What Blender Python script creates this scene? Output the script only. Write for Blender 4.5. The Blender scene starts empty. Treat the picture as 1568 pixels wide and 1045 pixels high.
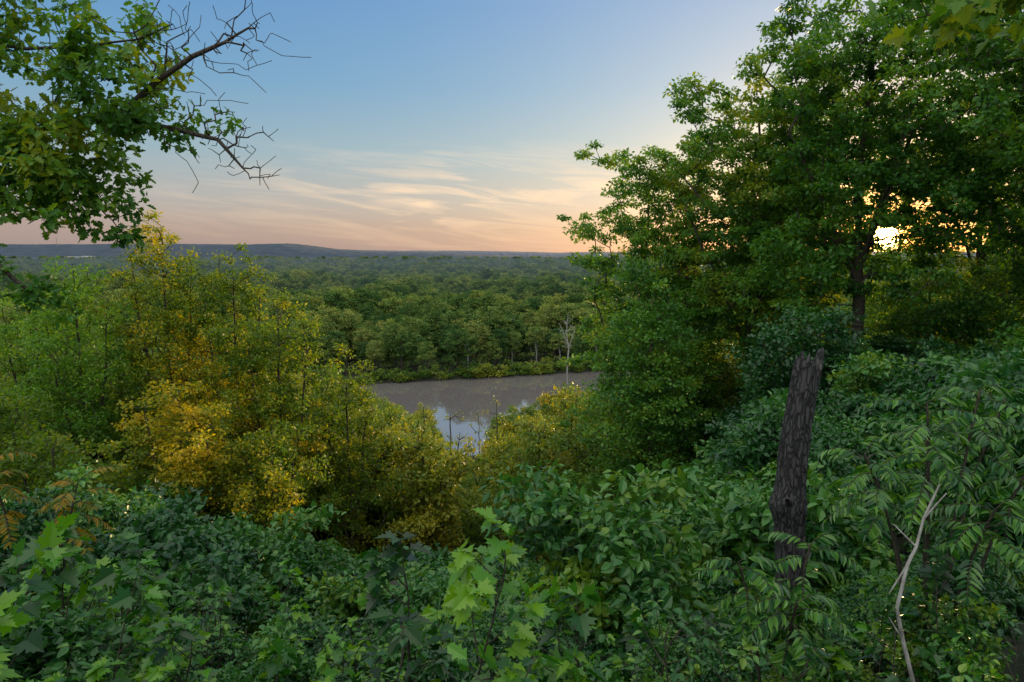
import bpy, math, numpy as np
from mathutils import Vector, noise
R=math.radians
rs=np.random.RandomState
scene=bpy.context.scene

# ------------------------------------------------------------------ helpers
def nrm(v): return v/np.maximum(np.linalg.norm(v,axis=-1,keepdims=True),1e-9)
class MB:
    def __init__(s): s.v=[];s.l=[];s.t=[];s.m=[];s.r=[];s.n=0
    def add(s,v,f,mat=0,rnd=0.5):
        v=np.asarray(v,float); f=np.asarray(f,int)
        s.v.append(v); s.l.append((f+s.n).ravel()); s.t.append(np.full(len(f),f.shape[1]))
        s.m.append(np.full(len(f),mat)); s.r.append(np.broadcast_to(np.asarray(rnd,float),(len(f),)).copy()); s.n+=len(v)
    def mesh(s,name,mats,smooth=()):
        v=np.concatenate(s.v);l=np.concatenate(s.l);t=np.concatenate(s.t);m=np.concatenate(s.m);r=np.concatenate(s.r)
        me=bpy.data.meshes.new(name)
        me.vertices.add(len(v)); me.vertices.foreach_set('co',v.astype(np.float32).ravel())
        me.loops.add(len(l)); me.loops.foreach_set('vertex_index',l.astype(np.int32))
        me.polygons.add(len(t)); st=np.concatenate([[0],np.cumsum(t)[:-1]])
        me.polygons.foreach_set('loop_start',st.astype(np.int32))
        me.polygons.foreach_set('material_index',m.astype(np.int32))
        if smooth: me.polygons.foreach_set('use_smooth',np.isin(m,list(smooth)))
        me.update(calc_edges=True)
        a=me.attributes.new('rnd','FLOAT','FACE'); a.data.foreach_set('value',r.astype(np.float32))
        for x in mats: me.materials.append(x)
        return me
    def obj(s,name,mats,loc=(0,0,0),smooth=(),link=True):
        o=bpy.data.objects.new(name,s.mesh(name,mats,smooth)); o.location=loc
        if link: scene.collection.objects.link(o)
        return o

def tubes(mb,P0,P1,R0,R1,sides=5,mat=0):
    d=nrm(P1-P0); up=np.where(np.abs(d[:,2:3])>0.9,np.array([[1.,0,0]]),np.array([[0,0,1.]]))
    a=nrm(np.cross(d,up)); b=np.cross(d,a); n=len(P0)
    th=np.arange(sides)*2*math.pi/sides
    ring=a[:,None]*np.cos(th)[None,:,None]+b[:,None]*np.sin(th)[None,:,None]
    V=np.concatenate([P0[:,None]+ring*R0[:,None,None],P1[:,None]+ring*R1[:,None,None]],1).reshape(-1,3)
    k=np.arange(sides); q=np.stack([k,(k+1)%sides,(k+1)%sides+sides,k+sides],1)
    F=(np.arange(n)[:,None,None]*2*sides+q[None]).reshape(-1,4)
    mb.add(V,F,mat,0.5)

# leaf templates: verts, face list
T_R=(np.array([(0,0,0),(.34,.42,.07),(0,1,-.05),(-.34,.42,.07)]),np.array([[0,1,2,3]]))
hx=[(0,0),(.10,-.05),(.38,-.12),(.30,.10),(.64,.30),(.44,.34),(.50,.50),(.22,.42),(.32,.66),(.19,.66),(.20,.82),(.09,.82),(0,1.05)]
def two_half(h,fold,drop):
    n=len(h); v=[(x,y,abs(x)*fold-drop*y*y) for x,y in h]+[(-x,y,abs(x)*fold-drop*y*y) for x,y in h]
    return (np.array(v),np.array([list(range(n)),list(range(2*n-1,n-1,-1))]))
T_M=two_half(hx,.28,.18)
T_O=two_half([(0,0),(.16,.12),(.34,.2),(.16,.34),(.36,.5),(.18,.6),(.24,.8),(0,1)],.22,.15)
T_L=two_half([(0,0),(.13,.25),(.13,.55),(0,1)],.35,.25)
T_E=two_half([(0,0),(.24,.15),(.32,.42),(.18,.75),(0,1)],.3,.15)

def leaves(mb,T,pos,d,n,size,mat,rnd):
    d=nrm(d); x=nrm(np.cross(d,n)); n=np.cross(x,d)
    tv,tf=T; S=np.asarray(size)[:,None,None]
    V=pos[:,None]+S*(x[:,None]*tv[None,:,0:1]+d[:,None]*tv[None,:,1:2]+n[:,None]*tv[None,:,2:3])
    N=len(pos);k=len(tv)
    F=(np.arange(N)[:,None,None]*k+tf[None]).reshape(-1,tf.shape[1])
    mb.add(V.reshape(-1,3),F,mat,np.repeat(rnd,len(tf)))

def sfield(p,L):
    # smooth pseudo-random field in 0..1 used to group leaf tints in patches
    q=p/L
    v=np.sin(q[:,0]*1.7+1.3*np.sin(q[:,1]*1.1+.5)+q[:,2]*.6)+np.sin(q[:,1]*2.1-q[:,2]*1.6+1.7*np.sin(q[:,0]*.9))+np.sin(q[:,2]*2.3+q[:,0]*1.3+2.1)
    return np.clip(.5+v/5,0,1)
def clump_leaves(mb,rng,C,per,rad,size,T=T_R,mat=1,flat=.55,upb=.9,base=(0,0,0),L=2.0):
    M_=len(C); n=M_*per
    cr=np.repeat(.45*rng.rand(M_)+.55*sfield(C+np.array(base),L),per)
    off=rng.normal(size=(n,3)); off=nrm(off)*(rng.rand(n,1)**.55)
    rr=np.repeat(rad*rng.uniform(.6,1.3,M_),per)[:,None]
    p=np.repeat(C,per,0)+off*rr*np.array([1,1,flat])
    N=nrm(np.array([0,0,upb])+off*.55+rng.normal(size=(n,3))*.5)
    D=off*np.array([1,1,.4])+rng.normal(size=(n,3))*.6-np.array([0,0,.25])
    leaves(mb,T,p,D,N,size*rng.uniform(.6,1.3,n),mat,np.clip(.68*cr+.32*rng.rand(n),0,1))

def grow(skels,targets,seed,step=.7,jit=.07,att_z=-1e9,arch=.1,down=.7,bend=.06):
    rng=rs(seed); P=[];par=[];pl=[];att=[]
    def add(p,pa,a):
        P.append(p);par.append(pa);pl.append(0 if pa<0 else pl[pa]+np.linalg.norm(p-P[pa]));att.append(a);return len(P)-1
    for s in skels:
        s=[np.array(q,float) for q in s]
        if not P: last=add(s[0],-1,False)
        else: last=int(np.argmin(np.linalg.norm(np.array(P)-s[0],axis=1)))
        for q in s[1:]:
            a=P[last].copy()
            n=max(1,int(np.linalg.norm(q-a)/step))
            for i in range(1,n+1):
                pp=a+(q-a)*i/n+(rng.normal(size=3)*jit*.5 if i<n else 0)
                last=add(pp,last,pp[2]>att_z)
    if len(targets):
        A=np.array(P); ok=np.array(att); A2=A[ok]
        dist=np.array([np.min(np.linalg.norm(A2-t,axis=1)) for t in targets])
        for ti in np.argsort(dist):
            t=np.array(targets[ti]); A=np.array(P); d=np.linalg.norm(A-t,axis=1)
            h=np.linalg.norm(A[:,:2]-t[:2],axis=1)
            c=d+down*np.maximum(A[:,2]-t[2]+.3*h,0)+.13*np.array(pl); c[~np.array(att)]=1e9
            j=int(np.argmin(c)); a=P[j]; D=d[j]; n=max(1,int(math.ceil(D/step)))
            mid=(a+t)/2+np.array([0,0,arch*D])+rng.normal(size=3)*bend*D; last=j
            for i in range(1,n+1):
                u=i/n; pp=(1-u)**2*a+2*u*(1-u)*mid+u*u*t+(rng.normal(size=3)*jit if i<n else 0)
                last=add(pp,last,True)
    P=np.array(P);par=np.array(par);w=np.zeros(len(P)); ch=np.zeros(len(P),int)
    for i in range(len(P)):
        if par[i]>=0: ch[par[i]]+=1
    w[ch==0]=1
    for i in range(len(P)-1,0,-1):
        if par[i]>=0: w[par[i]]+=w[i]
    return P,par,w
def wood(mb,P,par,w,rtip,rbase,sides=5,mat=0):
    e=math.log(rbase/rtip)/math.log(max(w[0],2)); r=rtip*w**e
    i=np.where(par>=0)[0]; p=par[i]
    tubes(mb,P[p],P[i],np.minimum(r[p],r[i]*1.35),r[i],sides,mat)

def crown_pts(rng,lobes,n,sep,shell=.38):
    vol=np.array([l[3]*l[4]*l[5] for l in lobes]);vol=vol/vol.sum(); out=[];t=0
    while len(out)<n and t<n*30:
        t+=1; l=lobes[rng.choice(len(lobes),p=vol)]
        q=nrm(rng.normal(size=3))*rng.rand()**shell
        p=np.array(l[:3])+q*np.array(l[3:])
        if out and np.min(np.linalg.norm(np.array(out)-p,axis=1))<sep: continue
        out.append(p)
    return np.array(out)

# ------------------------------------------------------------------ materials
def newmat(name):
    m=bpy.data.materials.new(name); m.use_nodes=True; nt=m.node_tree; nt.nodes.clear()
    return m,nt,nt.nodes.new('ShaderNodeOutputMaterial')
def ramp(nt,stops,fac=None):
    r=nt.nodes.new('ShaderNodeValToRGB'); e=r.color_ramp.elements
    while len(e)<len(stops): e.new(.5)
    for k,(p,c) in zip(e,stops): k.position=p; k.color=(*c,1)
    if fac is not None: nt.links.new(fac,r.inputs[0])
    return r
def M(nt,op,a,b=None,c=None):
    n=nt.nodes.new('ShaderNodeMath'); n.operation=op
    for i,x in enumerate((a,b,c)):
        if x is None: continue
        if isinstance(x,(int,float)): n.inputs[i].default_value=x
        else: nt.links.new(x,n.inputs[i])
    return n.outputs[0]
def leaf_mat(name,dark,mid,light,accent=None,tr=.35,trc=(1.5,1.5,.5),rough=.5,spec=.35,obj=.25,acc=.88):
    m,nt,out=newmat(name); L=nt.links.new
    at=nt.nodes.new('ShaderNodeAttribute'); at.attribute_name='rnd'
    oi=nt.nodes.new('ShaderNodeObjectInfo')
    f=M(nt,'MULTIPLY_ADD',M(nt,'SUBTRACT',oi.outputs['Random'],.5),obj,at.outputs['Fac'])
    st=[(.12,dark),(.45,mid),(acc-.16,light)]
    if accent: st.append((acc,accent))
    r=ramp(nt,st,f); col=r.outputs[0]
    b=nt.nodes.new('ShaderNodeBsdfPrincipled'); L(col,b.inputs['Base Color'])
    b.inputs['Roughness'].default_value=rough; b.inputs['Specular IOR Level'].default_value=spec
    t=nt.nodes.new('ShaderNodeBsdfTranslucent'); mu=nt.nodes.new('ShaderNodeVectorMath'); mu.operation='MULTIPLY'
    L(col,mu.inputs[0]); mu.inputs[1].default_value=trc; L(mu.outputs[0],t.inputs[0])
    ms=nt.nodes.new('ShaderNodeMixShader'); ms.inputs[0].default_value=tr
    L(b.outputs[0],ms.inputs[1]);L(t.outputs[0],ms.inputs[2]);L(ms.outputs[0],out.inputs[0]); return m
def noise_mat(name,stops,scale,rough=.9,bump=.3,detail=6,stretch=(1,1,1),coord='Object',spec=.3):
    m,nt,out=newmat(name);L=nt.links.new
    tc=nt.nodes.new('ShaderNodeTexCoord'); mp=nt.nodes.new('ShaderNodeMapping'); mp.inputs['Scale'].default_value=stretch
    L(tc.outputs[coord],mp.inputs[0]); no=nt.nodes.new('ShaderNodeTexNoise'); no.inputs['Scale'].default_value=scale; no.inputs['Detail'].default_value=detail
    L(mp.outputs[0],no.inputs['Vector']); r=ramp(nt,stops,no.outputs[0])
    b=nt.nodes.new('ShaderNodeBsdfPrincipled'); L(r.outputs[0],b.inputs['Base Color']); b.inputs['Roughness'].default_value=rough
    b.inputs['Specular IOR Level'].default_value=spec
    bp=nt.nodes.new('ShaderNodeBump'); bp.inputs['Strength'].default_value=bump; bp.inputs['Distance'].default_value=.05
    L(no.outputs[0],bp.inputs['Height']);L(bp.outputs[0],b.inputs['Normal']);L(b.outputs[0],out.inputs[0]); return m

bark=noise_mat('bark_brown',[(.3,(.025,.02,.015)),(.7,(.085,.068,.052))],8,stretch=(4,4,1),detail=3)
bark_grey=noise_mat('bark_grey',[(.3,(.14,.13,.11)),(.7,(.38,.36,.33))],10,stretch=(3,3,1),detail=3)
stem_green=noise_mat('stem_bark',[(.3,(.02,.017,.012)),(.7,(.06,.05,.035))],20,detail=2)
soil=noise_mat('forest_floor_soil',[(.3,(.008,.011,.005)),(.6,(.018,.022,.010)),(.8,(.03,.03,.015))],.8,bump=.5,detail=4)
leaf_big=leaf_mat('leaf_maple_green',(.020,.088,.014),(.050,.165,.02),(.11,.24,.028),(.20,.27,.02),tr=.46,trc=(2.0,1.5,.32),acc=.86)
leaf_yel=leaf_mat('leaf_yellow_green',(.05,.12,.010),(.12,.20,.014),(.27,.28,.014),(.46,.35,.012),tr=.56,trc=(1.5,1.3,.35),acc=.79)
leaf_lg=leaf_mat('leaf_light_green',(.04,.12,.010),(.08,.20,.014),(.16,.28,.018),tr=.48,trc=(1.5,1.4,.4))
leaf_val=leaf_mat('leaf_valley_olive',(.04,.105,.012),(.09,.17,.018),(.19,.23,.022),(.28,.27,.02),tr=.42,trc=(1.6,1.35,.4),obj=.5,acc=.86)
leaf_far=leaf_mat('leaf_floodplain',(.024,.078,.018),(.08,.155,.034),(.17,.235,.052),(.22,.25,.065),tr=.25,trc=(1.4,1.2,.4),rough=.7,spec=.15,obj=.7)
leaf_bush=leaf_mat('leaf_shrub_green',(.007,.045,.012),(.022,.105,.020),(.06,.18,.026),(.12,.21,.014),tr=.3,trc=(1.5,1.4,.35),rough=.42,spec=.5,obj=.5)
leaf_fg=leaf_mat('leaf_sapling_green',(.004,.030,.004),(.015,.088,.008),(.065,.21,.010),(.12,.26,.008),tr=.36,trc=(1.9,1.7,.3),rough=.38,spec=.55,obj=.6,acc=.84)
leaf_sumac=leaf_mat('leaf_sumac_green',(.010,.062,.012),(.028,.118,.02),(.085,.21,.028),tr=.32,trc=(1.6,1.5,.35),rough=.36,spec=.55)
leaf_och=leaf_mat('leaf_sumac_ochre',(.05,.12,.012),(.11,.16,.015),(.30,.20,.018),tr=.45,trc=(1.3,1.,.4))

# ------------------------------------------------------------------ terrain (z = 0 is eye level on the bluff, river is 50 m below)
def sm(a,b,x): t=np.clip((x-a)/(b-a),0,1); return t*t*(3-2*t)
def yN(x): return 172+50*np.tanh(x/180)
def yF(x): return 281+60*np.tanh(x/180)
def ground(x,y):
    x=np.asarray(x,float);y=np.asarray(y,float)
    zc=np.interp(y,[-80,0,5,10,20,30,60,100,130],[6,-1.7,-3.6,-6.8,-13,-19,-33,-44,-49])
    zr=np.interp(y,[-80,0,5,10,20,35,60,90,130],[6,-1.7,-3.2,-4.8,-6.6,-8.3,-12,-30,-49])
    zl=np.interp(y,[-80,0,5,10,20,30,40,70,100,130],[6,-1.7,-3.5,-6.2,-11.5,-14.5,-17,-29,-43,-49])
    u=x/(np.abs(y)+8)
    z=zc+(zr-zc)*sm(.05,.42,u)+(zl-zc)*sm(-.12,-.45,u)
    z=np.where(y>130,-48.8,z)
    ch=sm(yN(x)-6,yN(x)+3,y)*(1-sm(yF(x)-2,yF(x)+2.5,y))
    z=z*(1-ch)+(-53)*ch
    z=z+np.where((y>0)&(y<125),.25*np.sin(x*.9+1)*np.cos(y*.7),0)
    return z
def axis(lim,s0,g):
    v=[0];s=s0
    while v[-1]<lim: v.append(v[-1]+s); s*=g
    return np.array(v)
xs=axis(11000,.8,1.035); xs=np.concatenate([-xs[:0:-1],xs])
ys=np.concatenate([np.arange(-80,-2,4),np.arange(-2,60,1.0),np.arange(60,400,2.5),400+axis(15000,5,1.06)])
X,Y=np.meshgrid(xs,ys); Z=ground(X,Y); nx=len(xs);ny=len(ys)
mb=MB(); idx=np.arange(nx*ny).reshape(ny,nx)
mb.add(np.stack([X,Y,Z],-1).reshape(-1,3),np.stack([idx[:-1,:-1],idx[:-1,1:],idx[1:,1:],idx[1:,:-1]],-1).reshape(-1,4))
mb.obj('ground',[soil],smooth=(0,))

# river water
m,nt,out=newmat('river_water');L=nt.links.new
b=nt.nodes.new('ShaderNodeBsdfPrincipled'); b.inputs['Base Color'].default_value=(.135,.115,.118,1); b.inputs['Roughness'].default_value=.03
b.inputs['IOR'].default_value=3.2
tc=nt.nodes.new('ShaderNodeTexCoord'); mp=nt.nodes.new('ShaderNodeMapping'); mp.inputs['Scale'].default_value=(.25,.8,1)
no=nt.nodes.new('ShaderNodeTexNoise'); no.inputs['Scale'].default_value=.7; no.inputs['Detail'].default_value=4
bp=nt.nodes.new('ShaderNodeBump'); bp.inputs['Strength'].default_value=.06; bp.inputs['Distance'].default_value=.15
L(tc.outputs['Object'],mp.inputs[0]);L(mp.outputs[0],no.inputs['Vector']);L(no.outputs[0],bp.inputs['Height']);L(bp.outputs[0],b.inputs['Normal']);L(b.outputs[0],out.inputs[0])
mb=MB(); mb.add([(-3000,70,-50),(3000,70,-50),(3000,420,-50),(-3000,420,-50)],[[0,1,2,3]]); mb.obj('river',[m])

# ------------------------------------------------------------------ instancer
def scatter(name,pts,rotz,scl,objs,idx,tilt=None):
    col=bpy.data.collections.new(name+'_parts')
    for o in objs: col.objects.link(o)
    me=bpy.data.meshes.new(name); n=len(pts); me.vertices.add(n); me.vertices.foreach_set('co',np.asarray(pts,np.float32).ravel())
    ro=np.zeros((n,3)); ro[:,2]=rotz
    if tilt is not None: ro[:,:2]=tilt
    a=me.attributes.new('rot','FLOAT_VECTOR','POINT'); a.data.foreach_set('vector',ro.astype(np.float32).ravel())
    a=me.attributes.new('scl','FLOAT_VECTOR','POINT'); a.data.foreach_set('vector',np.asarray(scl,np.float32).ravel())
    a=me.attributes.new('idx','INT','POINT'); a.data.foreach_set('value',np.asarray(idx,np.int32))
    o=bpy.data.objects.new(name,me); scene.collection.objects.link(o)
    g=bpy.data.node_groups.new(name,'GeometryNodeTree')
    g.interface.new_socket('Geometry',in_out='INPUT',socket_type='NodeSocketGeometry'); g.interface.new_socket('Geometry',in_out='OUTPUT',socket_type='NodeSocketGeometry')
    N=g.nodes.new; gi=N('NodeGroupInput');go=N('NodeGroupOutput'); ci=N('GeometryNodeCollectionInfo'); ci.inputs['Collection'].default_value=col
    ci.inputs['Separate Children'].default_value=True; ci.inputs['Reset Children'].default_value=True
    ip=N('GeometryNodeInstanceOnPoints'); ip.inputs['Pick Instance'].default_value=True
    def na(nm,ty):
        q=N('GeometryNodeInputNamedAttribute'); q.data_type=ty; q.inputs['Name'].default_value=nm
        return [s for s in q.outputs if s.enabled and s.name=='Attribute'][0]
    L=g.links.new
    L(gi.outputs[0],ip.inputs['Points']);L(ci.outputs[0],ip.inputs['Instance']);L(na('idx','INT'),ip.inputs['Instance Index'])
    L(na('rot','FLOAT_VECTOR'),ip.inputs['Rotation']);L(na('scl','FLOAT_VECTOR'),ip.inputs['Scale']);L(ip.outputs[0],go.inputs[0])
    md=o.modifiers.new('scatter','NODES'); md.node_group=g; return o

def jgrid(rng,y0,y1,sp,xfun):
    out=[]; y=y0
    while y<y1:
        x0,x1=xfun(y); k=int((x1-x0)/sp)+1
        xx=x0+(np.arange(k)+rng.rand(k)*1.3)*sp; out.append(np.stack([xx,y+(rng.rand(k)-.5)*sp*1.9],1)); y+=sp
    return np.concatenate(out)

# ------------------------------------------------------------------ floodplain forest
fo=[]
for k in range(6):
    rng=rs(100+k); mb=MB()
    lobes=[(0,0,14.5,4.6,4.6,5.6)]
    for j in range(7):
        a=rng.rand()*6.28; q=rng.uniform(2.2,3.9); lobes.append((q*math.cos(a),q*math.sin(a),rng.uniform(8,17.5),2.5,2.5,2.2))
    C=crown_pts(rng,lobes,100,1.05,.28)
    P,par,w=grow([[(0,0,-1),(0,0,6),(rng.normal()*.5,rng.normal()*.5,17)]],C[::3],k,step=2,jit=.2,att_z=5)
    wood(mb,P,par,w,.07,.38,4)
    clump_leaves(mb,rng,C,42,1.3,.58,T_R,1,flat=.55)
    C2=np.stack([rng.normal(size=12)*3.5,rng.normal(size=12)*3.5,rng.uniform(1,7,12)],1)
    clump_leaves(mb,rng,C2,30,1.5,.6,T_R,1)
    fo.append(mb.obj('floodplain_tree_%d'%k,[bark_grey if k==2 else bark,leaf_far],link=False))
rng=rs(5); pts=[]
for y0,y1,sp,s in ((214,620,10.5,1.28),(620,1100,11.5,1.28),(1100,2300,15,1.5),(2300,4700,27,1.9)):
    p=jgrid(rng,y0,y1,sp,lambda y:(-.86*y-60,.86*y+60))
    p=p[p[:,1]>yF(p[:,0])+4.5]
    front=np.clip((p[:,1]-yF(p[:,0]))/22,0,1)
    big=.86+.5*np.array([noise.noise(Vector((a*.016,b*.009,0))) for a,b in p])
    sc=s*big*rng.uniform(.64,1.2,len(p))*(.6+.4*front)
    pts.append(np.column_stack([p,sc]))
pts=np.concatenate(pts); n=len(pts)
scl=np.stack([pts[:,2]*rng.uniform(.9,1.3,n),pts[:,2]*rng.uniform(.9,1.3,n),pts[:,2]*.97],1)
scatter('floodplain_forest',np.column_stack([pts[:,:2],np.full(n,-48.9)]),rng.rand(n)*6.28,scl,fo,rng.randint(0,6,n))

rng=rs(8); bx=np.arange(-260,330,1.7); n=len(bx)
mb=MB(); C=np.stack([rng.normal(size=14)*1.1,rng.normal(size=14)*1.1,rng.uniform(.3,2.8,14)],1); clump_leaves(mb,rng,C,36,.9,.45,T_R,1)
bb=mb.obj('bank_bush',[bark,leaf_val],link=False)
s=rng.uniform(.4,1.9,n)
scatter('riverbank_brush',np.stack([bx+rng.normal(size=n),yF(bx)+1.4+rng.rand(n)*5,np.full(n,-49.6)],1),rng.rand(n)*6,np.stack([s,s,s],1),[bb],np.zeros(n))

rng=rs(300); mb=MB(); h=25
C=crown_pts(rng,[(0,0,h*.7,4.2,4.2,h*.34)],60,.7)
P,par,w=grow([[(0,0,-1),(.6,0,h*.4),(-.4,0,h*.7),(.3,0,h)],[(.6,0,h*.4),(3,0,h*.7)],[(.3,0,h*.45),(-3,0,h*.8)]],C,1,step=1.2,jit=.15,att_z=h*.3,arch=-.05)
wood(mb,P,par,w,.07,.32,5); mb.obj('dead_tree',[bark_grey],(23.5,288,-49))

# ------------------------------------------------------------------ distant hills
def hills(name,y0,depth,prof,seed,mat):
    hx_=np.linspace(-9500,9500,900); hy=np.linspace(0,1,26); mb=MB()
    X,T=np.meshgrid(hx_,hy); tx=X/y0
    top=np.interp(tx,[p[0] for p in prof],[p[1] for p in prof])
    nz=np.array([noise.fractal(Vector((x*.0012,seed,0)),1,2,4) for x in hx_])[None,:]
    fine=rs(seed).rand(*X.shape)*6
    Zz=-49+(top+49+nz*9)*np.sin(np.clip(T*1.15,0,1)*math.pi/2)**.8*np.where(T>.9,.97,1)+fine
    Yy=y0+depth*T+200*np.sin(X*.0009+seed)
    ii=np.arange(X.size).reshape(X.shape)
    mb.add(np.stack([X,Yy,Zz],-1).reshape(-1,3),np.stack([ii[:-1,:-1],ii[:-1,1:],ii[1:,1:],ii[1:,:-1]],-1).reshape(-1,4))
    return mb.obj(name,[mat])
hm=noise_mat('hill_woodland_hazed',[(.3,(.024,.036,.056)),(.7,(.042,.056,.080))],.01,detail=8,bump=.1)  # woodland colour with blue aerial haze painted in
hm2=noise_mat('far_hill_woodland_hazed',[(.3,(.055,.068,.105)),(.7,(.07,.085,.125))],.01,detail=8,bump=.1)  # bluer and paler base: stronger distance haze put into the colour
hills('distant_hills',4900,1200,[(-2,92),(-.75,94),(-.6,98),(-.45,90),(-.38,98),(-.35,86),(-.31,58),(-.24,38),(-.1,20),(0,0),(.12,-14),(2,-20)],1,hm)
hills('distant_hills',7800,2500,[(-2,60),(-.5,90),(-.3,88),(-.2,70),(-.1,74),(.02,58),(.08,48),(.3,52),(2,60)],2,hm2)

white=noise_mat('white_cladding',[(.4,(.42,.42,.43)),(.6,(.52,.52,.53))],.5)
roofm=noise_mat('grey_roof',[(.4,(.2,.2,.2)),(.6,(.3,.3,.3))],.5)
darkw=noise_mat('window_dark',[(.4,(.02,.02,.03)),(.6,(.04,.04,.05))],.5)
def box(mb,c,s,mat=0):
    c=np.array(c,float);s=np.array(s,float)/2
    v=[c+s*np.array(q) for q in ((-1,-1,-1),(1,-1,-1),(1,1,-1),(-1,1,-1),(-1,-1,1),(1,-1,1),(1,1,1),(-1,1,1))]
    mb.add(v,[[0,3,2,1],[4,5,6,7],[0,1,5,4],[1,2,6,5],[2,3,7,6],[3,0,4,7]],mat)
mb=MB(); x0,y0=-2950,4640
for dx,wd,h in ((0,120,13),(95,60,16),(-85,42,9)):
    box(mb,(dx,0,h/2-10),(wd,50,h+20)); box(mb,(dx,0,h+.6),(wd+3,53,1.2),1)
    for k in range(int(wd/10)): box(mb,(dx-wd/2+6+k*10,-25.2,h*.5),(4,.4,3),2)
mb.obj('warehouse',[white,roofm,darkw],(x0,y0,-15))
mb=MB()
for z in range(0,80,5):
    for a in range(3):
        p=np.array([[2*math.cos(a*2.094),2*math.sin(a*2.094),z]]);q=p+np.array([[0,0,5]]);r2=np.array([[2*math.cos(a*2.094+2.094),2*math.sin(a*2.094+2.094),z+5]])
        tubes(mb,p,q,np.array([.5]),np.array([.5]),4);tubes(mb,p,r2,np.array([.3]),np.array([.3]),4)
mb.obj('radio_mast',[bark_grey],(-3500,5300,60))

# ------------------------------------------------------------------ deciduous trees on the slope
sunaz=R(28.5)
SD=np.array([math.sin(sunaz)*math.cos(R(1.25)),math.cos(sunaz)*math.cos(R(1.25)),math.sin(R(1.25))])
def keep_gap(C,base,rad):
    q=C+np.array(base); t=q@SD; dist=np.linalg.norm(q-t[:,None]*SD,axis=1); return C[dist>rad]
def tree(name,base,seed,skels,lobes,n,sep,per,crad,lsize,lm,rbase,att,step=.7,gap=0,T=T_R,shell=.38,bk=bark,rtip=.018,down=.7,flat=.55,link=True,L=2.0):
    rng=rs(seed); C=crown_pts(rng,lobes,n,sep,shell)
    if gap: C=keep_gap(C,base,gap)
    P,par,w=grow(skels,C,seed,step=step,att_z=att,down=down)
    mb=MB(); wood(mb,P,par,w,rtip,rbase,6)
    clump_leaves(mb,rng,C,per,crad,lsize,T,1,flat=flat,base=base,L=L)
    return mb.obj(name,[bk,lm],base,link=link)
def lob(rng,R0,zc,H,k,r):
    o=[(0,0,zc,R0*.8,R0*.8,H*.8)]
    for j in range(k):
        a=rng.rand()*6.28; zz=rng.uniform(-.9,.9); rr=R0*math.sqrt(max(.1,1-zz*zz*.8))*.9
        o.append((rr*math.cos(a),rr*math.sin(a),zc+zz*H*.9,r*rng.uniform(.7,1.2),r*rng.uniform(.7,1.2),r*.7))
    return o
g=lambda x,y: float(ground(x,y))
for i,(x,y,top,cr,n) in enumerate(((8.8,45,9.2,5.0,500),(14.0,40,12.0,5.9,620),(17.2,34,14.5,6.0,620),(23.4,27.5,15.5,5.8,540),(30,44,17,6.8,380),(21.5,52,16,6.4,330),(27.5,34,14,5,320))):
    b=(x,y,g(x,y)-.3); H=top-b[2]; rng=rs(40+i)
    cz=H*.60; ch=H*.41
    sk=[[(0,0,0),(.1,0,H*.25),(-.2,.2,H*.5),(.1,0,H*.85)],[(0,0,H*.3),(-cr*.4,-.5,H*.5),(-cr*.7,-1,H*.62)],[(0,0,H*.35),(cr*.4,.6,H*.62),(cr*.6,1,H*.75)],[(0,0,H*.33),(.3,-cr*.45,H*.6)]]
    tree('maple_tree' if i==0 else 'maple_tree.%03d'%i,b,50+i,sk,lob(rng,cr,cz,ch,24,1.7),n,.58,100,.70,.22,leaf_big,.28,H*.2,gap=.58 if i!=1 else 0,shell=.42,flat=.5)
for i,(x,y,top,cr,n) in enumerate(((7.0,34,.8,2.9,230),(12.5,29,-1.6,2.8,170),(5.6,38,-2.6,2.2,120),(26,24,1.5,3.2,190),(24.5,40,1.8,3.0,140),(31,37,3.5,3.8,190),(35,46,4,4.4,200),(17.5,47,1.4,3.4,140),(31,55,3,4.8,160),(20,23.5,-2.2,2.2,110),(39,42,6,4.5,170),(10.5,41,2.5,3.0,190),(22.5,33,-.9,2.4,130))):
    b=(x,y,g(x,y)-.3); H=top-b[2]; rng=rs(60+i)
    tree('understory_tree' if i==0 else 'understory_tree.%03d'%i,b,70+i,[[(0,0,0),(.1,.1,H*.45),(0,0,H*.85)]],lob(rng,cr,H*.58,H*.42,11,1.1),n,.5,85,.66,.19,leaf_big if i!=1 else leaf_bush,.12,H*.12,gap=.75,shell=.45)
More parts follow.
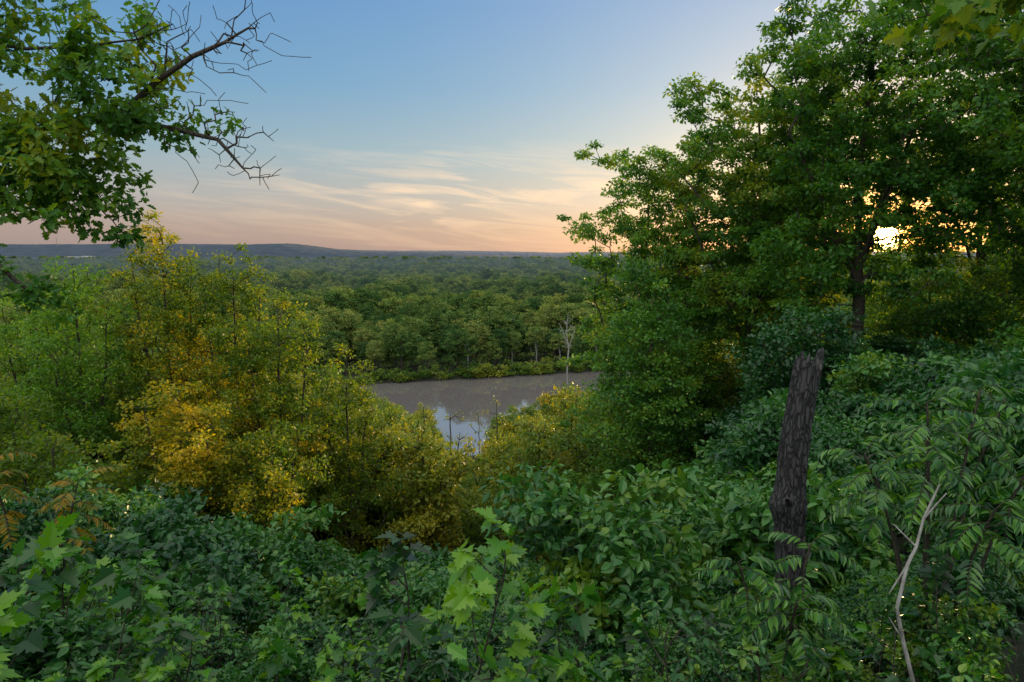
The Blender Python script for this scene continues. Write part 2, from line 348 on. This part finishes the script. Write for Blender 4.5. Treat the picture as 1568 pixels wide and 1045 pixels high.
# left yellow-green group
for i,(x,y,top,cr,n) in enumerate(((-20.4,40,3.2,3.2,400),(-16.4,40,1.4,3.1,390),(-13.2,38,-1.4,3.1,330),(-24.4,38,.8,3.4,310),(-29.5,42,-.9,3.7,240),(-31,34,-3.4,3.4,200),(-16,32,-5.6,3.0,210),(-24,30,-5.4,3.2,190),(-10.4,42,-5.0,2.5,190),(-22,50,-2.5,3.6,170),(-37,52,-3,4,150),(-19.5,28,-7,2.6,140),(-12,33,-7.5,2.2,130))):
    b=(x,y,g(x,y)-.3); H=top-b[2]; rng=rs(80+i)
    sk=[[(0,0,0),(.15,0,H*.3),(0,.1,H*.6),(.1,0,H*.93)],[(0,0,H*.22),(-cr*.35,0,H*.5),(-cr*.5,-.2,H*.80)],[(0,0,H*.25),(cr*.35,.2,H*.52),(cr*.5,.3,H*.82)]]
    l=[(0,0,H*.52,cr*.9,cr*.9,H*.38),(0,0,H*.84,cr*.5,cr*.5,H*.14),(-cr*.5,0,H*.78,1.2,1.2,H*.13),(cr*.5,.2,H*.80,1.2,1.2,H*.12)]+[(cr*.95*math.cos(a),cr*.95*math.sin(a),H*rng.uniform(.28,.78),1.0,1.0,.8) for a in rng.rand(14)*6.28]
    tree('cottonwood_tree' if i==0 else 'cottonwood_tree.%03d'%i,b,90+i,sk,l,n,.45,68,.58,.18,leaf_yel if i not in(3,4,5,10) else leaf_lg,.15,H*.12,shell=.5,down=1.0,flat=.65,L=3.0)

# valley woodland below
vo=[]
for k in range(4):
    rng=rs(120+k); H=12.
    sk=[[(0,0,-1),(.2,0,H*.4),(0,.2,H*.9)]]
    vo.append(tree('valley_tree_%d'%k,(0,0,0),130+k,sk,lob(rng,2.7,H*.6,H*.38,11,1.0),120,.6,80,.7,.23,leaf_val,.16,H*.15,step=1.0,rtip=.025,link=False))
rng=rs(11); p=jgrid(rng,46,150,3.7,lambda y:(-.85*y-8,.85*y+8))
p=p[(p[:,1]<yN(p[:,0])-7)]
tx=p[:,0]/p[:,1]
cap=np.interp(tx,[-1,-.3,-.238,-.18,-.14,-.122,-.108,-.067,-.034,-.014,.045,.10,.2,1],[-.06,-.10,-.150,-.180,-.198,-.212,-.30,-.305,-.29,-.212,-.196,-.162,-.12,-.05])*p[:,1]
hh=np.minimum(cap-ground(p[:,0],p[:,1]),20*rng.uniform(.8,1.1,len(p)))
hh=hh*rng.uniform(.78,1.05,len(p)); k=hh>2.5; p=p[k];hh=hh[k]; n=len(p); s=hh/12.3
wd=np.clip(s,.45,1.2)*np.where((tx[k]>-.13)&(tx[k]<0),.7,1)
scatter('valley_woodland',np.column_stack([p,ground(p[:,0],p[:,1])-.2]),rng.rand(n)*6.28,np.stack([wd,wd,s],1),vo,rng.randint(0,4,n))
for i,(x,y,top,cr,n) in enumerate(((-6.2,66,-14.2,2.1,46),(-3.6,70,-15.5,2.0,36),(-8.3,62,-12.8,1.8,60),(-1.6,64,-13.2,1.6,50))):
    b=(x,y,g(x,y)-.3); H=top-b[2]; rng=rs(400+i)
    tree('gully_tree' if i==0 else 'gully_tree.%03d'%i,b,410+i,[[(0,0,0),(.2,0,H*.5),(.1,0,H*.95)],[(.2,0,H*.5),(-cr*.5,0,H*.8)],[(.2,0,H*.55),(cr*.5,0,H*.85)]],[(0,0,H*.72,cr,cr,H*.27)],n,.5,12,.5,.2,leaf_val,.16,H*.3,rtip=.03,shell=.5)

# ------------------------------------------------------------------ shrubs on the slope
so=[]
for k in range(5):
    rng=rs(140+k); mb=MB()
    C=crown_pts(rng,lob(rng,1.15,1.35,1.15,9,.45),75,.22,.35)
    P,par,w=grow([[(0,0,-.3),(.05,0,.5),(0,0,1.5)],[(0,0,0),(.5,.2,1.4)],[(0,0,0),(-.4,-.3,1.3)]],C[::2],k,step=.35,jit=.03,att_z=.2)
    wood(mb,P,par,w,.006,.035,4); clump_leaves(mb,rng,C,70,.33,.115+.007*k,T_E,1,flat=.45,L=.5)
    so.append(mb.obj('shrub_%d'%k,[bark,leaf_bush],link=False))
rng=rs(21)
def place(p,smin,smax):
    s=rng.uniform(smin,smax,len(p)); return np.column_stack([p,ground(p[:,0],p[:,1])-.15,s])
A=jgrid(rng,9.5,20,1.45,lambda y:(-.86*y-2,.86*y+2)); A=A[(rng.rand(len(A))<.80)&~((A[:,0]/A[:,1]>-.46)&(A[:,0]/A[:,1]<-.16)&(A[:,1]<16)&(rng.rand(len(A))<.8))]
B=jgrid(rng,20,34,1.9,lambda y:(-.86*y-2,.86*y+2)); B=B[rng.rand(len(B))<.88]
Cc=jgrid(rng,34,62,2.8,lambda y:(-.86*y-2,.86*y+2))
a=np.concatenate([place(A,.5,1.3),place(B,.8,1.75),place(Cc,1.0,1.9)]); n=len(a)
scatter('slope_shrubs',a[:,:3],rng.rand(n)*6.28,np.stack([a[:,3]]*3,1),so,rng.randint(0,5,n))
p=jgrid(rng,1.4,10,.85,lambda y:(-.9*y-1,.9*y+1)); a=place(p,.2,.42); n=len(a)
scatter('ground_cover',a[:,:3],rng.rand(n)*6.28,np.stack([a[:,3]]*3,1),so,rng.randint(0,5,n))

# ------------------------------------------------------------------ foreground saplings
def sapling(k,T,lm,H,ls,nb,link=False,name='sapling'):
    rng=rs(160+k); mb=MB(); P0=[];P1=[];R0=[];R1=[]; lp=[];ld=[];ln=[];lsz=[];lr=[]
    def seg(a,b,r,s): P0.append(a);P1.append(b);R0.append(r);R1.append(s)
    def leafat(p,d,s,c):
        d=nrm(d); e=p+d*s*.45; seg(p,e,.0016,.0012)
        lp.append(e); dd=nrm(d*np.array([1,1,.5])+np.array([0,0,-.32])+rng.normal(size=3)*.16); ld.append(dd)
        ln.append(nrm(np.array([0,0,1])+rng.normal(size=3)*.5+d*.15)); lsz.append(s); lr.append(c)
    def shoot(p,d,L,r,sp):
        n=max(3,int(L/sp)); a=rng.rand()*3.14; q=p.copy(); c0=rng.rand()*.6
        for i in range(n):
            d=nrm(d+rng.normal(size=3)*.10+np.array([0,0,.05])); q2=q+d*sp; rr=r*(1-i/n*.75); seg(q,q2,rr,r*(1-(i+1)/n*.75)); q=q2
            if i>=n*.25:
                a+=1.5708+rng.normal()*.25; x=nrm(np.cross(d,[.1,.2,1])); y=np.cross(d,x)
                for s in (1,-1):
                    v=(x*math.cos(a)+y*math.sin(a))*s+d*.5; v[2]=max(v[2],-.1)
                    leafat(q,v,ls*rng.uniform(.5,1.15)*(1-.35*i/n if i>n-2 else 1),c0+.3*i/n)
        for s in range(3): leafat(q,d+rng.normal(size=3)*.7,ls*rng.uniform(.5,.9),c0+.4)
        return q
    q=np.zeros(3)-[0,0,.3]; d=nrm(np.array([rng.normal()*.15,rng.normal()*.15,1])); n=int(H/.12)
    for i in range(n):
        d=nrm(d+rng.normal(size=3)*.05+[0,0,.06]); q2=q+d*.12; seg(q,q2,.014*(1-i/n*.7),.014*(1-(i+1)/n*.7)); q=q2
        if i>n*.25 and rng.rand()<nb/n*1.35:
            a=rng.rand()*6.28; shoot(q,np.array([math.cos(a),math.sin(a),.8]),H*rng.uniform(.2,.42)*(1.15-.5*i/n),.006,.085)
    shoot(q,d,H*.22,.006,.08)
    tubes(mb,np.array(P0),np.array(P1),np.array(R0),np.array(R1),5,0)
    lp=np.array(lp);N=len(lp); leaves(mb,T,lp,np.array(ld),np.array(ln),np.array(lsz),1,np.clip(np.array(lr)*.75+.3*rng.rand(N),0,1))
    return mb.obj(name+'_%d'%k,[stem_green,lm],link=link)
fs=[sapling(0,T_M,leaf_fg,1.5,.15,11),sapling(1,T_M,leaf_fg,1.3,.17,10),sapling(2,T_M,leaf_fg,1.7,.14,13),sapling(3,T_O,leaf_fg,1.3,.14,14),sapling(4,T_E,leaf_fg,1.2,.10,20),sapling(5,T_E,leaf_bush,1.4,.085,24)]
rng=rs(31)
p=np.concatenate([jgrid(rng,1.9,5.2,.55,lambda y:(-.9*y-1,.9*y+1)),jgrid(rng,5.2,11,.86,lambda y:(-.9*y-1,.9*y+1))])
p=p[np.hypot(p[:,0]-3.0,(p[:,1]-7)*1)>.3]; n=len(p)
zg=ground(p[:,0],p[:,1])
capf=np.interp(p[:,0]/p[:,1],[-1,-.75,-.55,-.35,-.22,-.12,0,.08,.2,.4,.6,1],[-.31,-.33,-.38,-.50,-.46,-.34,-.37,-.43,-.42,-.46,-.42,-.40])*p[:,1]
h=np.clip(capf-zg,.4,2.0); s=h/1.75*rng.uniform(.38,1.08,n); s=np.clip(s,.3,1.1)
ix=np.where(rng.rand(n)<.5,rng.randint(0,4,n),rng.randint(3,6,n))
scatter('foreground_saplings',np.column_stack([p,zg]),rng.rand(n)*6.28,np.stack([s*.95,s*.95,s],1),fs,ix,tilt=rng.normal(size=(n,2))*.14)

for i,(x,y,zt,v) in enumerate(((-.42,3.9,-1.22,2),(-.75,4.6,-1.6,0),(.35,4.3,-1.72,1),(-2.5,4.0,-1.55,0),(-3.0,4.2,-1.4,1),(-1.9,3.4,-1.75,2))):
    z0=g(x,y); o=bpy.data.objects.new('maple_sapling' if i==0 else 'maple_sapling.%03d'%i,fs[v].data); o.location=(x,y,z0); o.rotation_euler=(0,0,i*1.3)
    sz=(zt-z0)/(1.75,1.55,1.95)[v]; o.scale=(min(sz,1.1),min(sz,1.1),sz); scene.collection.objects.link(o)

# ------------------------------------------------------------------ sumac
def sumac(name,base,seed,stems,lm,L=.42):
    rng=rs(seed); mb=MB(); P0=[];P1=[];R0=[];R1=[]; lp=[];ld=[];ln=[];ls=[]
    def seg(a,b,r,s): P0.append(a);P1.append(b);R0.append(r);R1.append(s)
    for tip in stems:
        tip=np.array(tip,float); q=np.array([tip[0]*.2,tip[1]*.2,-.3]); n=14; ctrl=np.array([tip[0]*.3,tip[1]*.3,tip[2]*.6])
        pts=[(1-u)**2*q+2*u*(1-u)*ctrl+u*u*tip for u in np.linspace(0,1,n+1)]
        for i in range(n): seg(pts[i],pts[i+1],.016*(1-.5*i/n),.016*(1-.5*(i+1)/n))
        for j in range(13):
            b=pts[n]-(pts[n]-pts[n-4])*(j/12*.9); a=j*2.4+rng.rand()*.6; el=.8-.07*j+rng.normal()*.16
            d=np.array([math.cos(a),math.sin(a),el]); d=nrm(d); q=b; m=11; l=L*rng.uniform(.6,1.15)
            for k in range(m):
                d=nrm(d-np.array([0,0,.11])+rng.normal(size=3)*.03); q2=q+d*l/m; seg(q,q2,.003,.0025); q=q2
                if k>=2:
                    side=nrm(np.cross(d,[0,0,1])); up=np.cross(side,d)
                    for s in (1,-1):
                        lp.append(q); ld.append(side*s+d*.5-np.array([0,0,.3])+rng.normal(size=3)*.14); ln.append(up+rng.normal(size=3)*.25); ls.append(.115*(1-.5*abs(k-5)/7)*rng.uniform(.8,1.15))
            lp.append(q);ld.append(d);ln.append(np.array([0,0,1.]));ls.append(.07)
    tubes(mb,np.array(P0),np.array(P1),np.array(R0),np.array(R1),5,0)
    leaves(mb,T_L,np.array(lp),np.array(ld),np.array(ln),np.array(ls),1,rng.rand(len(lp)))
    return mb.obj(name,[stem_green,lm],base)
def sb(x,y): return (x,y,g(x,y))
z0=g(3.0,4.6)
sumac('sumac_shrub',sb(3.0,4.6),1,[(-.15,0,-1.0-z0),(.35,.2,-.95-z0),(-.5,.1,-1.4-z0),(.75,0,-1.2-z0),(.1,-.4,-1.6-z0)],leaf_sumac)
z0=g(3.6,5.6)
sumac('sumac_shrub.001',sb(3.6,5.6),2,[(-.6,0,-1.7-z0),(0,.2,-1.5-z0),(.6,.1,-1.2-z0)],leaf_sumac)
z0=g(1.9,4.6)
sumac('sumac_shrub.002',sb(1.9,4.6),3,[(-.3,0,-2.15-z0),(.3,.2,-2.1-z0),(.0,-.3,-2.3-z0)],leaf_sumac,.34)
z0=g(-4.2,5.8)
sumac('sumac_shrub.003',sb(-4.2,5.8),4,[(-.4,0,-1.8-z0),(.25,.2,-2.05-z0)],leaf_och,.34)

# ------------------------------------------------------------------ dead snag
m,nt,out=newmat('snag_bark');L=nt.links.new
tc=nt.nodes.new('ShaderNodeTexCoord'); mp=nt.nodes.new('ShaderNodeMapping'); mp.inputs['Scale'].default_value=(9,9,2.6)
L(tc.outputs['Object'],mp.inputs[0]); vo_=nt.nodes.new('ShaderNodeTexVoronoi'); vo_.feature='DISTANCE_TO_EDGE'; vo_.inputs['Scale'].default_value=2.4
no=nt.nodes.new('ShaderNodeTexNoise'); no.inputs['Scale'].default_value=1.5; no.inputs['Detail'].default_value=8
L(mp.outputs[0],no.inputs['Vector'])
ad=nt.nodes.new('ShaderNodeVectorMath'); ad.operation='ADD'; L(mp.outputs[0],ad.inputs[0]); L(no.outputs[1],ad.inputs[1]); L(ad.outputs[0],vo_.inputs['Vector'])
hgt=M(nt,'ADD',M(nt,'MINIMUM',M(nt,'MULTIPLY',vo_.outputs[0],3),.5),M(nt,'MULTIPLY',no.outputs[0],.5))
r=ramp(nt,[(.2,(.006,.006,.006)),(.6,(.027,.024,.024)),(1,(.09,.082,.082))],hgt)
b=nt.nodes.new('ShaderNodeBsdfPrincipled'); b.inputs['Roughness'].default_value=.8; L(r.outputs[0],b.inputs['Base Color'])
bp=nt.nodes.new('ShaderNodeBump'); bp.inputs['Strength'].default_value=1; bp.inputs['Distance'].default_value=.03; L(hgt,bp.inputs['Height']);L(bp.outputs[0],b.inputs['Normal']);L(b.outputs[0],out.inputs[0])
snagm=m
mb=MB(); nu,nv=84,170; Hs=3.6; V=[]
for j in range(nv+1):
    t=j/nv
    for i in range(nu):
        th=i/nu*2*math.pi
        top=Hs+.07*math.sin(th*2+1)+.09*noise.noise(Vector((math.cos(th)*2.5,math.sin(th)*2.5,3)))+.05*math.sin(th*7)
        z=t*top; rad=.158-.020*t+.05*(1-t)**6
        rad+=.030*math.exp(-((z-2.05)/.14)**2)*(1+math.cos(th-3.6))
        rad-=.045*math.exp(-((z-1.0)/.5)**2)*max(0,math.cos(th+1.2))
        rad+=.022*noise.noise(Vector((math.cos(th)*3,math.sin(th)*3,z*1.2)))+.016*noise.noise(Vector((math.cos(th)*9,math.sin(th)*9,z*2.2)))+.008*noise.noise(Vector((math.cos(th)*20,math.sin(th)*20,z*6)))
        cx=.12*t+.05*math.sin(z*1.9); V.append((cx+rad*math.cos(th),rad*math.sin(th),z))
for i in range(nu): a=V[nv*nu+i]; V.append((.12+(a[0]-.12)*.72,a[1]*.72,a[2]-.03))
for i in range(nu): a=V[nv*nu+i]; V.append((.12+(a[0]-.12)*.3,a[1]*.3,a[2]-.22))
F=[]
for j in range(nv+2):
    for i in range(nu): F.append((j*nu+i,j*nu+(i+1)%nu,(j+1)*nu+(i+1)%nu,(j+1)*nu+i))
mb.add(V,F)
tubes(mb,np.array([[.02,-.08,2.1]]),np.array([[-.1,-.24,2.18]]),np.array([.05]),np.array([.025]),8)
mb.obj('dead_tree_trunk',[snagm],(2.93,7.0,-4.68),smooth=(0,))

mb=MB(); pts=np.array([(.12,0,1.25),(.06,.02,1.05),(.02,0,.9),(-.02,.0,.8),(-.06,0,.55),(.0,.02,.35),(.06,.0,.12),(.09,0,-.2),(.1,.02,-1.0)])
rr=np.array([.005,.007,.008,.009,.010,.011,.012,.012,.013]); tubes(mb,pts[:-1],pts[1:],rr[:-1],rr[1:],8)
for a,bq in (((.02,0,.9),(-.10,.02,1.02)),((-.02,0,.8),(-.09,.03,.62)),((.06,.02,1.05),(.16,0,1.2)),((0,.02,.35),(-.1,0,.5))):
    tubes(mb,np.array([a]),np.array([bq]),np.array([.006]),np.array([.003]),6)
mb.obj('dead_branch',[bark_grey],(2.15,3.5,-2.45),smooth=(0,))

# ------------------------------------------------------------------ oak overhanging from the left
by=9.5
S=[[(-9.4,by+.5,g(-9.4,10)-.3),(-9.3,by+.4,-2),(-9.0,by+.2,.6)],
   [(-9.0,by+.2,.6),(-8.0,by,1.2),(-6.93,by,1.55),(-6.03,by,1.78),(-5.28,by,1.87),(-4.76,by,2.32),(-4.22,by-.1,2.61),(-3.82,by,2.82),(-3.5,by,3.0)],
   [(-9.0,by+.2,.6),(-8.8,by+.3,2.6),(-8.3,by,4.2)],
   [(-8.6,by,2.7),(-7.33,by-.2,2.86),(-6.3,by-.3,2.65),(-5.5,by-.2,2.72),(-4.95,by,2.86),(-4.5,by,3.05)],
   [(-6.93,by,1.55),(-6.4,by-.2,1.35),(-5.98,by-.2,1.1),(-5.65,by-.2,.76),(-5.45,by-.2,.55)],
   [(-5.28,by,1.87),(-4.63,by+.1,1.72),(-4.02,by+.1,1.58),(-3.7,by+.1,1.2)],
   [(-8.0,by,1.2),(-7.2,by-.1,1.0),(-6.6,by-.1,.95),(-6.3,by,.8)],
   [(-8.3,by,3.9),(-7,by-.2,3.75),(-6,by-.2,3.5)]]
rng=rs(77); tg=[]
def along(poly,n,sd,a=0.,b=1.):
    poly=np.array(poly,float)
    for _ in range(n):
        u=(a+(b-a)*rng.rand())*(len(poly)-1); i=min(int(u),len(poly)-2); p=poly[i]+(poly[i+1]-poly[i])*(u-i)
        tg.append(p+rng.normal(size=3)*np.array([sd,sd*1.2,sd*.8]))
along(S[1],80,.36,.12,.62); along(S[3],68,.32,.1,.85); along(S[4],70,.27,0,1); along(S[6],46,.28,.2,1); along(S[7],44,.32,0,1); along(S[2],22,.5,.2,1); along(S[5],14,.2,0,.4)
tg=np.array(tg)
bare=[]
def bt(poly,n,sd,a,b):
    poly=np.array(poly,float)
    for _ in range(n):
        u=(a+(b-a)*rng.rand())*(len(poly)-1); i=min(int(u),len(poly)-2); p=poly[i]+(poly[i+1]-poly[i])*(u-i)
        bare.append(p+np.array([abs(rng.normal())*sd*.9,rng.normal()*sd*.6,rng.normal()*sd]))
bt(S[1],150,.34,.55,1); bt(S[5],130,.30,.2,1); bt(S[3],60,.26,.7,1)
allt=np.concatenate([tg,np.array(bare)])
P,par,w=grow(S,allt,7,step=.14,jit=.004,att_z=-1.5,arch=0,down=.1,bend=.03)
mb=MB(); wood(mb,P,par,w,.0045,.095,6)
clump_leaves(mb,rng,tg,30,.23,.12,T_O,1,flat=.75,L=.6)
mb.obj('oak_tree',[bark,leaf_big])
S2=[[(-7.4,8.6,g(-7.4,8.6)),(-7.2,8.6,-1.5),(-6.75,8.5,-.1)],[(-6.75,8.5,-.1),(-6.35,8.5,-.12),(-6.0,8.5,-.45),(-5.7,8.4,-.62)]]
rng=rs(78);tg=[];along(S2[1],22,.13,0,1);tg=np.array(tg)
P,par,w=grow(S2,tg,9,step=.12,jit=.01,att_z=-1.2); mb=MB(); wood(mb,P,par,w,.004,.05,5); clump_leaves(mb,rng,tg,22,.15,.10,T_O,1,flat=.7)
mb.obj('oak_tree.001',[bark,leaf_big])
S3=[[(7.2,6,g(7.2,6)-.3),(7.0,6,0),(6.6,6,2.4)],[(6.8,6,1.4),(5.6,6,2.2),(4.6,6,2.25),(3.9,6,2.1),(3.3,6,1.95)],[(6.6,6,2.4),(5.6,5.6,3.0),(4.4,5.6,2.7),(3.4,5.7,2.4)]]
rng=rs(79);tg=[];along(S3[1],26,.22,.3,.98);along(S3[2],36,.26,.2,1);tg=np.array(tg)
P,par,w=grow(S3,tg,10,step=.16,jit=.012,att_z=.8,down=0); mb=MB(); wood(mb,P,par,w,.004,.09,6); clump_leaves(mb,rng,tg,15,.24,.14,T_M,1,flat=.7)
mb.obj('maple_tree.007',[bark,leaf_big])

# ------------------------------------------------------------------ haze lying over the floodplain (below eye level)
m,nt,out=newmat('valley_haze'); L=nt.links.new
ab=nt.nodes.new('ShaderNodeVolumeAbsorption'); ab.inputs['Color'].default_value=(0,0,0,1); dens=1/2000
ab.inputs['Density'].default_value=dens
em=nt.nodes.new('ShaderNodeEmission'); em.inputs['Color'].default_value=(.105,.14,.18,1); em.inputs['Strength'].default_value=dens  # emission stands in for the light scattered by the haze
ads=nt.nodes.new('ShaderNodeAddShader'); L(ab.outputs[0],ads.inputs[0]);L(em.outputs[0],ads.inputs[1]);L(ads.outputs[0],out.inputs['Volume'])
mb=MB(); box(mb,(0,450+6500,-29),(24000,13000,44)); mb.obj('haze',[m])

# ------------------------------------------------------------------ sky
w=bpy.data.worlds.new('World'); scene.world=w; w.use_nodes=True; nt=w.node_tree; nt.nodes.clear(); L=nt.links.new
out=nt.nodes.new('ShaderNodeOutputWorld'); bg=nt.nodes.new('ShaderNodeBackground'); L(bg.outputs[0],out.inputs[0])
tc=nt.nodes.new('ShaderNodeTexCoord'); sx=nt.nodes.new('ShaderNodeSeparateXYZ'); L(tc.outputs['Generated'],sx.inputs[0])
el=M(nt,'ARCSINE',sx.outputs[2]); az=M(nt,'ARCTAN2',sx.outputs[0],sx.outputs[1])
fac=M(nt,'DIVIDE',el,math.pi/2)
e=lambda d:d/90
base=ramp(nt,[(0,(.29,.25,.26)),(e(2.2),(.34,.275,.285)),(e(4.5),(.35,.35,.38)),(e(8),(.24,.365,.455)),(e(13),(.13,.31,.51)),(e(19),(.095,.265,.53)),(e(30),(.25,.42,.70)),(e(50),(1.35,1.4,1.3)),(1,(1.5,1.55,1.4))],fac)  # highest stops brightened as added overhead fill for the foliage
def vm(op,a,b=None):
    n=nt.nodes.new('ShaderNodeVectorMath'); n.operation=op
    for i,x in enumerate((a,b)):
        if x is None: continue
        if isinstance(x,tuple): n.inputs[i].default_value=x
        else: L(x,n.inputs[i])
    return n
dt=vm('DOT_PRODUCT',tc.outputs['Generated'],tuple(SD)).outputs['Value']
hc=M(nt,'MULTIPLY',M(nt,'ADD',dt,1),.5); hc=M(nt,'MAXIMUM',hc,0)
def scl_(v,c):
    n=nt.nodes.new('ShaderNodeVectorMath'); n.operation='SCALE'; n.inputs[0].default_value=c; L(v,n.inputs['Scale']); return n.outputs[0]
sumv=base.outputs[0]
for pw,c in ((20,(.34,.28,.15)),(150,(.55,.24,.02)),(900,(2.0,.45,-.12)),(30000,(80,48,14))):
    sumv=vm('ADD',sumv,scl_(M(nt,'POWER',hc,float(pw)),c)).outputs[0]
# fill glow added to the sky behind the viewpoint to brighten tree fronts
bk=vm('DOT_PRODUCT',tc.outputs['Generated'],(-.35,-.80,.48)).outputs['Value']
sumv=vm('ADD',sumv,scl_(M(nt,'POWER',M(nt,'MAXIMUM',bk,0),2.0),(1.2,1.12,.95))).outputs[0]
cmb=nt.nodes.new('ShaderNodeCombineXYZ')
tilt=M(nt,'ADD',el,M(nt,'MULTIPLY',az,.10))
L(M(nt,'MULTIPLY',az,3.2),cmb.inputs[0]);L(M(nt,'MULTIPLY',tilt,30),cmb.inputs[1])
n1=nt.nodes.new('ShaderNodeTexNoise'); n1.inputs['Scale'].default_value=1.7; n1.inputs['Detail'].default_value=9; n1.inputs['Roughness'].default_value=.6; n1.inputs['Distortion'].default_value=.9
L(cmb.outputs[0],n1.inputs['Vector'])
cr=ramp(nt,[(.46,(0,0,0)),(.69,(1,1,1))],n1.outputs[0])
band=ramp(nt,[(0,(.15,)*3),(e(3),(.6,)*3),(e(5),(1,)*3),(e(7),(.5,)*3),(e(9.5),(0,)*3)],fac)
azr=ramp(nt,[(0,(0,)*3),(.22,(.4,)*3),(.45,(1,)*3),(.8,(1,)*3),(1,(0,)*3)],M(nt,'ADD',az,.55))
cf=M(nt,'MULTIPLY',M(nt,'MULTIPLY',cr.outputs[0],band.outputs[0]),azr.outputs[0])
mx=nt.nodes.new('ShaderNodeMix'); mx.data_type='RGBA'; L(M(nt,'MULTIPLY',cf,.95),mx.inputs[0]); L(sumv,mx.inputs[6]); mx.inputs[7].default_value=(.95,.68,.48,1)
sk=nt.nodes.new('ShaderNodeTexSky'); sk.sky_type='NISHITA'; sk.sun_disc=False; sk.sun_elevation=R(2.5); sk.sun_rotation=sunaz
sks=nt.nodes.new('ShaderNodeVectorMath'); sks.operation='SCALE'; L(sk.outputs[0],sks.inputs[0]); sks.inputs['Scale'].default_value=.05
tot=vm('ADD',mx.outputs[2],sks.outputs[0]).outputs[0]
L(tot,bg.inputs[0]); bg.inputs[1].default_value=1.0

sun=bpy.data.lights.new('sun','SUN'); sun.energy=5.0; sun.angle=R(.53); sun.color=(1,.72,.34)
so_=bpy.data.objects.new('sun',sun); scene.collection.objects.link(so_)
sdir=Vector((math.sin(sunaz)*math.cos(R(4)),math.cos(sunaz)*math.cos(R(4)),math.sin(R(4))))
so_.rotation_euler=sdir.to_track_quat('Z','Y').to_euler(); so_.location=(0,0,60)

cam=bpy.data.cameras.new('camera'); cam.lens=24; cam.sensor_width=36; cam.clip_start=.1; cam.clip_end=40000
co=bpy.data.objects.new('camera',cam); scene.collection.objects.link(co); co.rotation_euler=(R(90-7.1),0,0); scene.camera=co
scene.view_settings.view_transform='Standard'; scene.view_settings.look='None'; scene.view_settings.exposure=0
